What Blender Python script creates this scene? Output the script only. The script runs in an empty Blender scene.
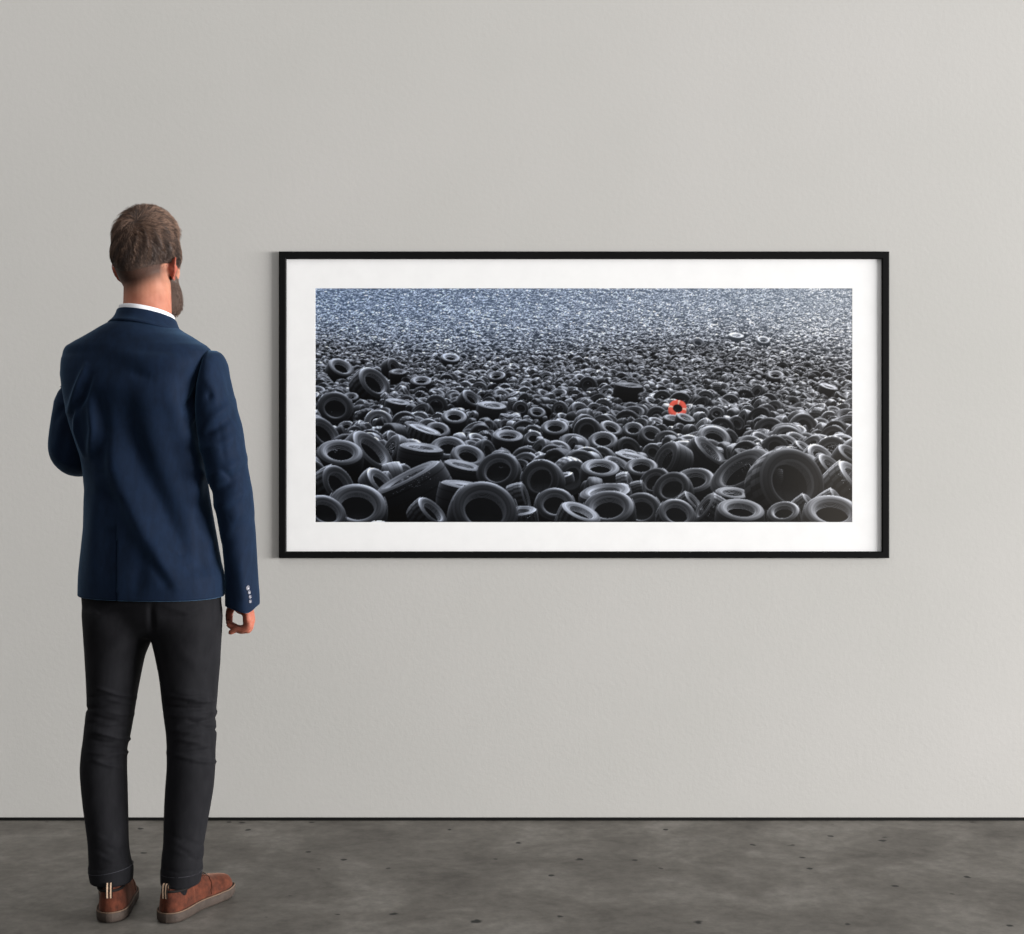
import bpy, bmesh, math, random
import numpy as np
from mathutils import Vector, Matrix

# ------------------------------------------------------------------ camera, light, exposure
S = bpy.context.scene
COL = S.collection
FOC = 1600.0            # focal length in pixels of the 1024 x 934 frame
CAM_D, CAM_H, HOR = 4.923, 1.231, 420.0   # distance to the wall, eye height, horizon row
PERSON_D = 4.0        # distance camera - standing person

cam_data = bpy.data.cameras.new('camera')
cam = bpy.data.objects.new('camera', cam_data); COL.objects.link(cam)
cam.location = (0, -CAM_D, CAM_H); cam.rotation_euler = (math.radians(90), 0, 0)
cam_data.sensor_fit = 'HORIZONTAL'; cam_data.sensor_width = 36.0
cam_data.lens = FOC / 1024 * 36.0
cam_data.shift_y = -(467.0 - HOR) / 1024.0
cam_data.clip_end = 100
S.camera = cam

world = bpy.data.worlds.new('gallery_ambient'); S.world = world; world.use_nodes = True
_wt = world.node_tree; wn = _wt.nodes['Background']; wn.inputs['Strength'].default_value = 1.0
# ambient gradient shaped for the fill light: brighter right, dim left and below
_tc = _wt.nodes.new('ShaderNodeTexCoord'); _sx = _wt.nodes.new('ShaderNodeSeparateXYZ'); _mr = _wt.nodes.new('ShaderNodeMapRange')
_rp = _wt.nodes.new('ShaderNodeValToRGB')
_wt.links.new(_tc.outputs['Generated'], _sx.inputs[0]); _wt.links.new(_sx.outputs['X'], _mr.inputs[0])
_mr.inputs[1].default_value = -1; _mr.inputs[2].default_value = 1
_wt.links.new(_mr.outputs[0], _rp.inputs[0])
_mz = _wt.nodes.new('ShaderNodeMapRange'); _rz = _wt.nodes.new('ShaderNodeValToRGB'); _mm = _wt.nodes.new('ShaderNodeMix')
_mz.inputs[1].default_value = -1; _mz.inputs[2].default_value = 1
_wt.links.new(_sx.outputs['Z'], _mz.inputs[0]); _wt.links.new(_mz.outputs[0], _rz.inputs[0])
_ez = _rz.color_ramp.elements; _ez[0].position = .42; _ez[0].color = (.25, .25, .25, 1); _ez[1].position = .52; _ez[1].color = (1, 1, 1, 1)
_ez.new(1.0).color = (.78, .78, .78, 1)
_mm.data_type = 'RGBA'; _mm.blend_type = 'MULTIPLY'; _mm.inputs[0].default_value = 1
_wt.links.new(_rp.outputs['Color'], _mm.inputs[6]); _wt.links.new(_rz.outputs['Color'], _mm.inputs[7])
_wt.links.new(_mm.outputs[2], wn.inputs['Color'])
_e = _rp.color_ramp.elements
_e[0].position = .15; _e[0].color = (.28, .28, .28, 1); _e[1].position = .9; _e[1].color = (.64, .645, .65, 1)

def area_light(name, loc, target, size, size_y, power, color):
    l = bpy.data.lights.new(name, 'AREA'); l.shape = 'RECTANGLE'
    l.size = size; l.size_y = size_y; l.energy = power; l.color = color
    o = bpy.data.objects.new(name, l); COL.objects.link(o); o.location = loc
    d = Vector(target) - Vector(loc)
    o.rotation_euler = d.to_track_quat('-Z', 'Y').to_euler()
    return o
area_light('window_daylight', (14.0, -4.9, 1.6), (-0.4, -0.2, 1.0), 7.5, 3.0, 4300, (1.0, 0.985, 0.97))
area_light('ceiling_panel', (-1.6, -2.2, 5.4), (-1.2, -0.5, 0.6), 3.0, 1.6, 34, (1.0, 0.97, 0.93))

S.view_settings.view_transform = 'Standard'; S.view_settings.look = 'None'
S.view_settings.gamma = 1.0; S.view_settings.use_curve_mapping = False
S.view_settings.exposure = 0.0

# ------------------------------------------------------------------ helpers
rng = np.random.default_rng(7)
random.seed(7)
M2P = FOC / PERSON_D
P2M = PERSON_D / FOC

def W(px, py, dy=0.0, dist=PERSON_D):
    """place read off the photograph at a known distance -> metres in the room"""
    d = dist + dy
    return np.array([(px - 512.0) / FOC * d, -CAM_D + d, CAM_H - (py - HOR) / FOC * d])

def seen(v):
    d = v[:, 1] + CAM_D
    return 512 + v[:, 0] * FOC / d, HOR - (v[:, 2] - CAM_H) * FOC / d

def smooth(a, b, x):
    t = np.clip((x - a) / (b - a), 0, 1); return t * t * (3 - 2 * t)

def pchip(xs, ys, x):
    xs = np.asarray(xs, float); ys = np.asarray(ys, float); x = np.asarray(x, float)
    h = np.diff(xs); d = np.diff(ys) / h
    m = np.zeros_like(ys); m[0] = d[0]; m[-1] = d[-1]
    for i in range(1, len(xs) - 1):
        if d[i-1] * d[i] > 0:
            w1 = 2*h[i] + h[i-1]; w2 = h[i] + 2*h[i-1]
            m[i] = (w1 + w2) / (w1 / d[i-1] + w2 / d[i])
    k = np.clip(np.searchsorted(xs, x) - 1, 0, len(h) - 1)
    t = (x - xs[k]) / h[k]
    return ((2*t**3 - 3*t**2 + 1) * ys[k] + (t**3 - 2*t**2 + t) * h[k] * m[k]
            + (-2*t**3 + 3*t**2) * ys[k+1] + (t**3 - t**2) * h[k] * m[k+1])

def grid_faces(nr, n, closed=True):
    i = np.arange(nr - 1)[:, None]; j = np.arange(n if closed else n - 1)[None, :]
    j2 = (j + 1) % n
    return np.stack([i*n + j, i*n + j2, (i+1)*n + j2, (i+1)*n + j], -1).reshape(-1, 4)

class Geo:
    """collects vertex / face arrays of one part"""
    def __init__(s): s.v = []; s.f = []; s.n = 0
    def add(s, v, f):
        v = np.asarray(v, float).reshape(-1, 3)
        s.v.append(v); s.f.extend([[int(a) + s.n for a in q] for q in f]); s.n += len(v)
    def grid(s, rings, closed=True, cap0=False, cap1=False):
        rings = np.asarray(rings, float); nr, n = rings.shape[:2]
        f = grid_faces(nr, n, closed).tolist()
        v = rings.reshape(-1, 3)
        extra = []
        if cap0:
            extra.append(rings[0].mean(0)); c = nr*n + len(extra) - 1
            f += [[c, (j+1) % n, j] for j in range(n)]
        if cap1:
            extra.append(rings[-1].mean(0)); c = nr*n + len(extra) - 1
            b = (nr-1)*n
            f += [[c, b+j, b+(j+1) % n] for j in range(n)]
        if extra: v = np.vstack([v, extra])
        s.add(v, f)
    def verts(s): return np.vstack(s.v)

def link(name, me, mat=None, parent=None, shade=True):
    o = bpy.data.objects.new(name, me); COL.objects.link(o)
    if mat: me.materials.append(mat)
    if shade:
        me.polygons.foreach_set('use_smooth', np.ones(len(me.polygons), bool))
    if parent: o.parent = parent
    return o

def build(name, g, mat=None, parent=None, shade=True, fix=True):
    me = bpy.data.meshes.new(name)
    me.from_pydata(g.verts().tolist(), [], g.f); me.update()
    if fix:
        b = bmesh.new(); b.from_mesh(me)
        bmesh.ops.recalc_face_normals(b, faces=b.faces); b.to_mesh(me); b.free()
    return link(name, me, mat, parent, shade)

def fuse(name, g, voxel, iters, mat, parent):
    """one continuous skin out of overlapping closed volumes"""
    o = build(name, g)
    r = o.modifiers.new('r', 'REMESH'); r.mode = 'VOXEL'; r.voxel_size = voxel
    if iters:
        m = o.modifiers.new('s', 'SMOOTH'); m.factor = 0.5; m.iterations = iters
    dg = bpy.context.evaluated_depsgraph_get()
    me = bpy.data.meshes.new_from_object(o.evaluated_get(dg))
    old = o.data; bpy.data.objects.remove(o); bpy.data.meshes.remove(old)
    me.name = name
    return link(name, me, mat, parent)

def tube(g, pts, rad, n=16, sub=6, caps=True, squash=None, up=(0, 1, 0)):
    """tapered round limb along a smooth path; squash = (a, b) factors across the path"""
    pts = np.asarray(pts, float); k = len(pts)
    t = np.arange(k); T = np.linspace(0, k-1, (k-1)*sub + 1)
    def cat(p):
        p = np.asarray(p, float).reshape(k, -1)
        e = np.vstack([2*p[0]-p[1], p, 2*p[-1]-p[-2]])
        i = np.clip(np.floor(T).astype(int), 0, k-2); u = (T - i)[:, None]
        p0, p1, p2, p3 = e[i], e[i+1], e[i+2], e[i+3]
        return .5*((2*p1) + (p2-p0)*u + (2*p0-5*p1+4*p2-p3)*u**2 + (3*p1-p0-3*p2+p3)*u**3)
    C = cat(pts); R = np.interp(T, t, np.asarray(rad, float))
    if caps:
        t0 = C[0]-C[1]; t0 /= np.linalg.norm(t0); t1 = C[-1]-C[-2]; t1 /= np.linalg.norm(t1)
        A = np.radians([80, 55, 28])
        C = np.vstack([[C[0] + t0*R[0]*math.sin(a) for a in A], C, [C[-1] + t1*R[-1]*math.sin(a) for a in A[::-1]]])
        R = np.concatenate([R[0]*np.cos(A), R, R[-1]*np.cos(A[::-1])])
    tan = np.gradient(C, axis=0); tan /= np.linalg.norm(tan, axis=1)[:, None]
    a = np.linspace(0, 2*np.pi, n, endpoint=False)
    rings = []
    u = np.asarray(up, float)
    for c, r, w in zip(C, R, tan):
        x = np.cross(u, w)
        if np.linalg.norm(x) < 1e-3: x = np.cross((1, 0.01, 0), w)
        x /= np.linalg.norm(x); y = np.cross(w, x); u = y
        s = squash or (1, 1)
        rings.append(c + r*(np.cos(a)[:, None]*x*s[0] + np.sin(a)[:, None]*y*s[1]))
    g.grid(np.array(rings), True, True, True)

def ellipsoid(g, c, r, rot=None, nu=16, nv=24):
    e = np.linspace(-np.pi/2, np.pi/2, nu)[1:-1]; a = np.linspace(0, 2*np.pi, nv, endpoint=False)
    p = np.stack([np.cos(e)[:, None]*np.cos(a), np.cos(e)[:, None]*np.sin(a), np.sin(e)[:, None]+0*a], -1)*np.asarray(r)
    if rot is not None: p = p @ np.asarray(rot).T
    g.grid(p + np.asarray(c), True, True, True)

def box(g, lo, hi):
    x0, y0, z0 = lo; x1, y1, z1 = hi
    v = [(x0,y0,z0),(x1,y0,z0),(x1,y1,z0),(x0,y1,z0),(x0,y0,z1),(x1,y0,z1),(x1,y1,z1),(x0,y1,z1)]
    g.add(v, [(0,3,2,1),(4,5,6,7),(0,1,5,4),(1,2,6,5),(2,3,7,6),(3,0,4,7)])

def rotz(a):
    c, s = math.cos(a), math.sin(a); return np.array([[c,-s,0],[s,c,0],[0,0,1]])
def rotx(a):
    c, s = math.cos(a), math.sin(a); return np.array([[1,0,0],[0,c,-s],[0,s,c]])
def roty(a):
    c, s = math.cos(a), math.sin(a); return np.array([[c,0,s],[0,1,0],[-s,0,c]])

def srgb(r, g, b):
    return tuple((c/255/12.92 if c/255 <= .04045 else ((c/255+.055)/1.055)**2.4) for c in (r, g, b)) + (1,)

# ------------------------------------------------------------------ materials
def material(name, color, rough=0.6, spec=0.3, sheen=0.0, sheen_tint=(1,1,1,1), metal=0.0):
    m = bpy.data.materials.new(name); m.use_nodes = True
    b = m.node_tree.nodes['Principled BSDF']
    b.inputs['Base Color'].default_value = color
    b.inputs['Roughness'].default_value = rough
    b.inputs['Specular IOR Level'].default_value = spec
    b.inputs['Sheen Weight'].default_value = sheen
    b.inputs['Sheen Tint'].default_value = sheen_tint
    b.inputs['Sheen Roughness'].default_value = 0.4
    b.inputs['Metallic'].default_value = metal
    return m, m.node_tree, b

def noise(nt, scale, detail=4, rough=.5, stretch=None, dist=0.0):
    n = nt.nodes.new('ShaderNodeTexNoise'); n.inputs['Scale'].default_value = scale
    n.inputs['Detail'].default_value = detail; n.inputs['Roughness'].default_value = rough
    n.inputs['Distortion'].default_value = dist
    t = nt.nodes.new('ShaderNodeTexCoord')
    if stretch:
        mp = nt.nodes.new('ShaderNodeMapping'); mp.inputs['Scale'].default_value = stretch
        nt.links.new(t.outputs['Object'], mp.inputs['Vector']); nt.links.new(mp.outputs['Vector'], n.inputs['Vector'])
    else:
        nt.links.new(t.outputs['Object'], n.inputs['Vector'])
    return n

def ramp(nt, src, stops):
    r = nt.nodes.new('ShaderNodeValToRGB'); e = r.color_ramp.elements
    while len(e) < len(stops): e.new(0.5)
    for el, (p, c) in zip(e, stops): el.position = p; el.color = c
    nt.links.new(src, r.inputs['Fac']); return r

def bump(nt, bsdf, src, strength, dist):
    b = nt.nodes.new('ShaderNodeBump'); b.inputs['Strength'].default_value = strength
    b.inputs['Distance'].default_value = dist
    nt.links.new(src, b.inputs['Height']); nt.links.new(b.outputs['Normal'], bsdf.inputs['Normal'])

def mottled(name, c0, c1, scale, rough=.7, spec=.25, stretch=None, bs=.2, bd=.002, bscale=None, sheen=0, tint=(1,1,1,1)):
    m, nt, b = material(name, c0, rough, spec, sheen, tint)
    n = noise(nt, scale, 5, .6, stretch)
    r = ramp(nt, n.outputs['Fac'], [(.3, c0), (.7, c1)])
    nt.links.new(r.outputs['Color'], b.inputs['Base Color'])
    if bs:
        n2 = noise(nt, bscale or scale*4, 3, .6, stretch)
        bump(nt, b, n2.outputs['Fac'], bs, bd)
    return m

# plaster wall
M_WALL, nt, b = material('painted_plaster', srgb(205, 203, 198), .85, .15)
n = noise(nt, 1.1, 6, .55); r = ramp(nt, n.outputs['Fac'], [(.25, srgb(194, 193, 189)), (.75, srgb(201, 199, 196))])
nt.links.new(r.outputs['Color'], b.inputs['Base Color'])
bump(nt, b, noise(nt, 70, 6, .65).outputs['Fac'], .12, .004)
# concrete floor with air-bubble pits
M_FLOOR, nt, b = material('raw_concrete', srgb(120, 118, 115), .62, .3)
n1 = noise(nt, 3.2, 8, .62, (1.0, 1.0, 1.0), .4)
r1 = ramp(nt, n1.outputs['Fac'], [(.28, srgb(82, 78, 73)), (.5, srgb(110, 106, 100)), (.72, srgb(137, 133, 127))])
n2 = noise(nt, 26, 6, .7); r2 = ramp(nt, n2.outputs['Fac'], [(.3, (.72, .72, .72, 1)), (.7, (1.18, 1.18, 1.18, 1))])
mx = nt.nodes.new('ShaderNodeMix'); mx.data_type = 'RGBA'; mx.blend_type = 'MULTIPLY'; mx.inputs[0].default_value = 1
nt.links.new(r1.outputs['Color'], mx.inputs[6]); nt.links.new(r2.outputs['Color'], mx.inputs[7])
tc = nt.nodes.new('ShaderNodeTexCoord')
nd = noise(nt, 30, 2); ad = nt.nodes.new('ShaderNodeVectorMath'); ad.operation = 'MULTIPLY_ADD'
ad.inputs[1].default_value = (.025, .025, .025)
nt.links.new(nd.outputs['Color'], ad.inputs[0]); nt.links.new(tc.outputs['Object'], ad.inputs[2])
last = mx.outputs[2]
for sc, lo, hi in ((5.2, .050, .085), (12.0, .085, .14)):
    vo = nt.nodes.new('ShaderNodeTexVoronoi'); vo.inputs['Scale'].default_value = sc
    nt.links.new(ad.outputs[0], vo.inputs['Vector'])
    rv = ramp(nt, vo.outputs['Distance'], [(lo, (1, 1, 1, 1)), (hi, (0, 0, 0, 1))])
    keep = ramp(nt, vo.outputs['Color'], [(.55, (0, 0, 0, 1)), (.62, (1, 1, 1, 1))])
    mul = nt.nodes.new('ShaderNodeMath'); mul.operation = 'MULTIPLY'
    nt.links.new(rv.outputs['Color'], mul.inputs[0]); nt.links.new(keep.outputs['Color'], mul.inputs[1])
    m2 = nt.nodes.new('ShaderNodeMix'); m2.data_type = 'RGBA'
    nt.links.new(mul.outputs[0], m2.inputs[0]); nt.links.new(last, m2.inputs[6]); m2.inputs[7].default_value = srgb(20, 20, 19)
    last = m2.outputs[2]
nt.links.new(last, b.inputs['Base Color'])
bump(nt, b, n2.outputs['Fac'], .12, .004)

M_GAP, _, _ = material('shadow_gap_black', srgb(14, 14, 14), .7, .2)  # flat black standing in for the shade inside the wall-base gap
M_FRAME = mottled('black_lacquer', srgb(8, 8, 8), srgb(12, 12, 12), 9, .6, .12, None, .03, .001)
M_MAT = mottled('white_board', srgb(248, 248, 248), srgb(253, 253, 253), 14, .9, .1, None, .10, .001, 120)
M_BACK, _, _ = material('brown_board', srgb(90, 72, 55), .9, .1)
M_JACKET = mottled('navy_wool', srgb(19, 29, 46), srgb(23, 36, 57), 60, .72, .06, (1, 1, .35), .22, .0012, 900, .24, (.3, .6, 1, 1))
M_TROUS = mottled('charcoal_denim', srgb(23, 23, 26), srgb(31, 31, 34), 40, .8, .08, (1, 1, .4), .25, .001, 700, .03, (.75, .75, .85, 1))
M_SHIRT = mottled('white_cotton', srgb(225, 226, 232), srgb(238, 238, 242), 50, .8, .2, None, .1, .0006, 600)
M_SUEDE = mottled('brown_suede', srgb(58, 31, 23), srgb(98, 52, 37), 55, .88, .15, None, .25, .001, 400, .25, (1, .6, .45, 1))
M_DARKSUEDE = mottled('dark_suede_edge', srgb(52, 28, 20), srgb(70, 38, 28), 60, .9, .1, None, 0)
M_SOLE = mottled('grey_brown_rubber', srgb(56, 48, 43), srgb(72, 62, 56), 40, .75, .25, None, .1, .001)
M_WELT = mottled('tan_welt', srgb(98, 80, 67), srgb(116, 95, 80), 60, .8, .2, None, 0)
M_SOCK = mottled('black_knit', srgb(18, 18, 20), srgb(24, 24, 27), 200, .9, .1, None, .3, .001, 500)
M_TAB = mottled('beige_webbing', srgb(196, 164, 138), srgb(220, 190, 164), 200, .8, .2, None, 0)
M_DARK, _, _ = material('black_trim', srgb(22, 20, 19), .8, .2)
M_BUTTON, _, _ = material('pale_horn', srgb(120, 120, 130), .3, .6)
M_EYE, _, _ = material('eye_white', srgb(225, 220, 214), .25, .5)

# skin with cropped hair roots where the attribute says so
M_SKIN, nt, b = material('skin', srgb(190, 126, 100), .6, .2)
b.inputs['Subsurface Weight'].default_value = .12; b.inputs['Subsurface Radius'].default_value = (.012, .004, .002)
b.inputs['Subsurface Scale'].default_value = .6
n = noise(nt, 45, 4); r = ramp(nt, n.outputs['Fac'], [(.3, srgb(170, 114, 92)), (.7, srgb(188, 132, 109))])
at = nt.nodes.new('ShaderNodeAttribute'); at.attribute_name = 'cropped'
af = nt.nodes.new('ShaderNodeAttribute'); af.attribute_name = 'flush'
mf = nt.nodes.new('ShaderNodeMix'); mf.data_type = 'RGBA'
nt.links.new(af.outputs['Fac'], mf.inputs[0]); nt.links.new(r.outputs['Color'], mf.inputs[6]); mf.inputs[7].default_value = srgb(158, 74, 60)
n3 = noise(nt, 420, 2); r3 = ramp(nt, n3.outputs['Fac'], [(.25, srgb(42, 31, 27)), (.8, srgb(74, 56, 48))])
mm = nt.nodes.new('ShaderNodeMix'); mm.data_type = 'RGBA'
nt.links.new(at.outputs['Fac'], mm.inputs[0]); nt.links.new(mf.outputs[2], mm.inputs[6]); nt.links.new(r3.outputs['Color'], mm.inputs[7])
nt.links.new(mm.outputs[2], b.inputs['Base Color'])

# hair: each strand carries its own shade
M_HAIR, nt, b = material('brown_hair', srgb(80, 58, 47), .55, .3)
at = nt.nodes.new('ShaderNodeAttribute'); at.attribute_name = 'strand'
r = ramp(nt, at.outputs['Fac'], [(0, srgb(34, 27, 25)), (.5, srgb(92, 72, 61)), (1, srgb(158, 128, 110))])
nt.links.new(r.outputs['Color'], b.inputs['Base Color'])

# ------------------------------------------------------------------ the room
def structure(name, g, mat):
    o = build(name, g, mat, None, False); o['kind'] = 'structure'; return o
g = Geo(); box(g, (-4.2, 0, -.1), (4.2, .12, 4.2)); structure('wall_back', g, M_WALL)
g = Geo(); box(g, (-4.2, -CAM_D - 1.2, -.1), (4.2, 0, 0)); structure('floor', g, M_FLOOR)
g = Geo(); box(g, (-4.2, -.006, 0), (4.2, 0, .0085)); structure('shadow_gap_strip', g, M_GAP)  # thin black strip drawn in place of the dark shadow gap

# ------------------------------------------------------------------ the framed print
def thing(name, label, cat, loc):
    o = bpy.data.objects.new(name, None); COL.objects.link(o); o.location = loc
    o.empty_display_size = .1; o['label'] = label; o['category'] = cat
    return o
PX = CAM_D / FOC                                  # metres per pixel on the wall
def wx(px): return (px - 512.0) * PX
def wz(py): return CAM_H - (py - HOR) * PX
FR_DEPTH, MAT_Y = 0.015, -0.005
# the frame front stands FR_DEPTH off the wall: correct the outline for that
k = (CAM_D - FR_DEPTH) / CAM_D
fx0, fx1, fz0, fz1 = wx(278.8)*k, wx(889.5)*k, CAM_H+(wz(558.2)-CAM_H)*k, CAM_H+(wz(251.4)-CAM_H)*k
ix0, ix1, iz0, iz1 = wx(286.2)*k, wx(882.0)*k, CAM_H+(wz(551.6)-CAM_H)*k, CAM_H+(wz(258.9)-CAM_H)*k
pic = thing('framed_print', 'wide black framed landscape photograph of heaped tyres hanging on the grey wall', 'picture', ((fx0+fx1)/2, 0, (fz0+fz1)/2))
pc = np.array(pic.location)
def picture_part(name, g, mat, parent=pic, shade=False, fix=True):
    g.v = [v - pc for v in g.v]
    return build(name, g, mat, parent, shade, fix)
# mitred moulding swept round the four corners
prof = [(0, -.0005), (0, -FR_DEPTH+.002), (.12, -FR_DEPTH), (.86, -FR_DEPTH), (1, -FR_DEPTH+.0025), (1, MAT_Y-.001), (.9, -.0005)]
rings = []
for (ox, oz, jx, jz) in ((fx0, fz0, ix0, iz0), (fx1, fz0, ix1, iz0), (fx1, fz1, ix1, iz1), (fx0, fz1, ix0, iz1)):
    rings.append([(ox+(jx-ox)*t, y, oz+(jz-oz)*t) for t, y in prof])
rings = np.array(rings)
v = rings.reshape(-1, 3); n = len(prof); f = []
for i in range(4):
    for j in range(n):
        a, c = i*n + j, i*n + (j+1) % n; d, e = ((i+1) % 4)*n + (j+1) % n, ((i+1) % 4)*n + j
        f.append((a, c, d, e))
g = Geo(); g.add(v, f); picture_part('frame', g, M_FRAME)
g = Geo(); box(g, (ix0-.004, -.003, iz0-.004), (ix1+.004, -.0008, iz1+.004)); picture_part('backing_board', g, M_BACK)
# window mat: a board with a bevelled opening
px0, px1, pz0, pz1 = wx(315.6), wx(851.8), wz(522), wz(288.5)
g = Geo()
loops = []
for (x0, x1, z0, z1, y) in ((ix0-.003, ix1+.003, iz0-.003, iz1+.003, -.0032), (ix0-.003, ix1+.003, iz0-.003, iz1+.003, MAT_Y),
                            (px0-.0006, px1+.0006, pz0-.0006, pz1+.0006, MAT_Y), (px0, px1, pz0, pz1, -.0045)):
    loops.append([(x0, y, z0), (x1, y, z0), (x1, y, z1), (x0, y, z1)])
g.grid(np.array(loops), True); picture_part('mat', g, M_MAT)

# ---- the printed photograph: a tyre heap, worked out tyre by tyre as a flat coloured print
PW, PH, SS = 536.0, 233.0, 1.6
SR = SS*2
def tyre_print():
    Wn, Hn = int(PW*SR), int(PH*SR)
    img = np.zeros((Hn, Wn, 3), np.float32)
    prng = np.random.default_rng(21)
    T = []                       # u, v, R, axis(3), width, lug, tone, red, order
    def unit(a): a = np.asarray(a, float); return a/np.linalg.norm(a)
    def size(v): return 1.6 + 23.0*np.clip(v/233, 0, 1.3)**2.3
    v = -4.0
    while v < 262:
        r = size(max(v, 0)); u = -r*prng.random()*2
        while u < PW + r:
            R = r*np.clip(prng.lognormal(-.05, .33), .45, 1.75)
            if v > 150: R = min(R, 20)
            k = prng.random()
            if k < .42: ax = unit((prng.normal(0, .45), .95, abs(prng.normal(.5, .3))))      # lying
            elif k < .72: ax = unit((prng.normal(0, .6), prng.normal(.35, .3), .9))           # facing
            else: ax = unit((prng.choice((-1, 1))*.9, prng.normal(.2, .35), prng.uniform(.15, .7)))  # on edge
            vv = v + prng.normal(0, .35*r)
            T.append((u, vv, R, *ax, prng.uniform(.30, .46), 0 if prng.random() < .8 else 1, np.clip(prng.lognormal(-.15, .5), .3, 2.2), 0, vv + .3*R))
            u += r*prng.uniform(.75, 1.5)
        v += max(.42*r, .9)
    n_auto = len(T)
    def put(x, y, R, ax, w=.38, lug=0, tone=1.0, red=0, bias=0):
        a = unit(ax); T.append((x-316, y-289, R, *a, w, lug, tone, red, (y-289) + .45*R + bias))
    # the tyres one can tell apart: photograph position, radius, axis (right, up, to viewer)
    for t in [
        (341,372,14,(.35,.75,.6),.45,0,1.2),(371,388,20,(.55,.55,.62),.5,1,1.1),(393,371,12,(.7,.35,.5),.4,0,.9),(399,376,9,(0,.9,.3),.5,0,.8),
        (451,361,10,(.1,.9,.45),.35,0,1.35),(422,384,11,(0,.9,.45),.35,0,1.2),(497,379,9.5,(-.1,.85,.5),.4,0,1.3),(437,407,12,(0,.25,.95),.4,1,.95),
        (336,411,19,(.1,.45,.85),.45,1,.95),(352,399,8,(0,.8,.5),.4,0,1),(322,437,22,(.55,.5,.5),.35,0,.85),(398,408,13,(.15,.95,.2),.55,0,.95),
        (341,459,24,(.05,.8,.55),.42,0,.9),(368,457,28,(.62,.62,.42),.42,0,.8),(334,487,22,(.6,.4,.65),.5,1,1.05),(358,511,31,(.05,.62,.72),.36,0,1.0),
        (325,515,23,(.3,.6,.7),.36,0,.85),(416,492,39,(-.42,.82,.12),.5,0,.72),(421,457,23,(.12,.97,.18),.5,0,.8),(424,437,18,(.3,.92,.16),.5,1,1.2),
        (438,433,13,(.1,.75,.6),.4,0,1.1),(455,420,13,(.05,.8,.55),.38,0,1.35),(449,452,19,(0,.78,.6),.4,0,1.0),(468,460,18,(.2,.72,.6),.42,0,1.0),
        (500,474,22.5,(-.18,.5,.85),.45,0,1.05),(543,481,21.5,(-.3,.22,.9),.5,0,1.1),(462,473,20,(.2,.9,.2),.5,0,.8),(466,499,29,(.15,.95,.12),.55,0,.68),
        (483,516,35,(.15,.5,.82),.5,0,.85),(428,516,20,(.6,.6,.4),.5,1,.9),(519,499,17,(.93,.25,.2),.5,1,1.1),(555,507,21,(.05,.55,.8),.4,0,1.0),(521,519,18,(-.1,.9,.25),.6,1,1.05),
        (508,441,16,(.05,.92,.38),.45,0,1.0),(508,434,8,(.1,.1,.95),.4,0,1),(555,431,14,(0,.8,.55),.4,0,1.1),(578,519,22,(.35,.85,.35),.5,1,1.1),
        (521,409,8,(.2,.3,.9),.4,0,1.15),(537,415,9,(.1,.75,.6),.45,0,1.1),(560,410,8.5,(-.3,.3,.85),.45,0,1.2),(470,402,12,(.5,.6,.5),.5,0,1.1),(492,411,15,(.1,.96,.25),.45,0,1.15),
        (588,432,14,(-.25,.2,.93),.5,0,.95),(610,431,12,(.3,.72,.55),.4,0,1.3),(633,432,11,(0,.7,.65),.45,0,1.25),(650,437,12,(.2,.6,.7),.45,0,1.0),(603,444,15,(0,.75,.62),.4,0,1.2),
        (652,453,10,(.3,.3,.9),.4,0,1.0),(600,473,20,(.05,.85,.45),.4,0,1.1),(616,470,17,(.4,.75,.4),.45,0,.9),(641,471,17,(0,.82,.55),.42,0,1.0),
        (672,463,21,(-.72,.35,.5),.55,0,1.0),(703,458,22,(.62,.68,.3),.55,0,.68),(606,502,27,(-.1,.88,.3),.5,0,.85),(609,514,27,(-.05,.65,.6),.45,0,.85),
        (641,512,21,(0,.5,.86),.42,0,.95),(638,491,11,(.95,.2,.15),.6,1,1.15),(656,484,17,(-.3,.5,.8),.45,0,.9),(673,491,20,(-.25,.5,.82),.45,0,.95),(694,486,22,(-.1,.78,.58),.45,0,.9),
        (675,517,20,(.2,.6,.75),.45,1,1.0),(687,507,15,(.7,.6,.25),.7,1,1.1),(711,511,18,(-.75,.5,.3),.6,1,1.1),(739,517,25,(.1,.85,.45),.45,0,.8),
        (731,499,18,(.1,.9,.3),.5,0,.8),(745,480,36,(-.45,.68,.45),.42,0,.72),(784,486,38,(.42,.28,.86),.52,1,.98,0,6),(783,516,17,(-.1,.7,.6),.5,1,1.0,0,4),
        (803,508,14,(.75,.6,.2),.7,1,1.15,0,6),(829,504,15,(.8,.5,.2),.7,1,1.25,0,6),(845,486,25,(.65,.6,.3),.6,1,1.35),(830,519,30,(.1,.8,.6),.4,0,.75),
        (798,466,19,(.1,.9,.35),.5,0,.8),(826,472,19,(.6,.65,.35),.5,1,.9),(846,459,16,(.5,.7,.4),.5,0,.8),(800,452,12,(.55,.75,.3),.6,1,1.2),
        (716,415,8,(0,.5,.85),.45,0,1.15),(735,425,9,(.5,.3,.8),.5,0,.9),(774,378,9,(.05,.85,.5),.4,0,1.3),(826,392,10,(.25,.9,.2),.6,0,1.2),(757,393,8,(-.5,.4,.7),.4,0,1.25),
        (588,386,9,(-.1,.15,.98),.45,0,.8),(628,392,15,(.1,.95,.15),.5,0,.55),(762,343,7,(.1,.8,.5),.4,0,1.4),(697,345,7,(.2,.6,.7),.4,0,1.3),(735,339,8,(.1,.93,.3),.4,0,1.4),
        (677,409,9,(.1,.38,.9),.36,0,1.2,1,11),(671,421,9,(.1,.9,.35),.45,0,1.1,0,4),(684,421,10,(.3,.85,.35),.45,0,1,0,4)]:
        put(*t)
    T = np.array(T, float); n_hand = len(T) - n_auto
    keep_ = np.ones(len(T), bool)
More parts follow.
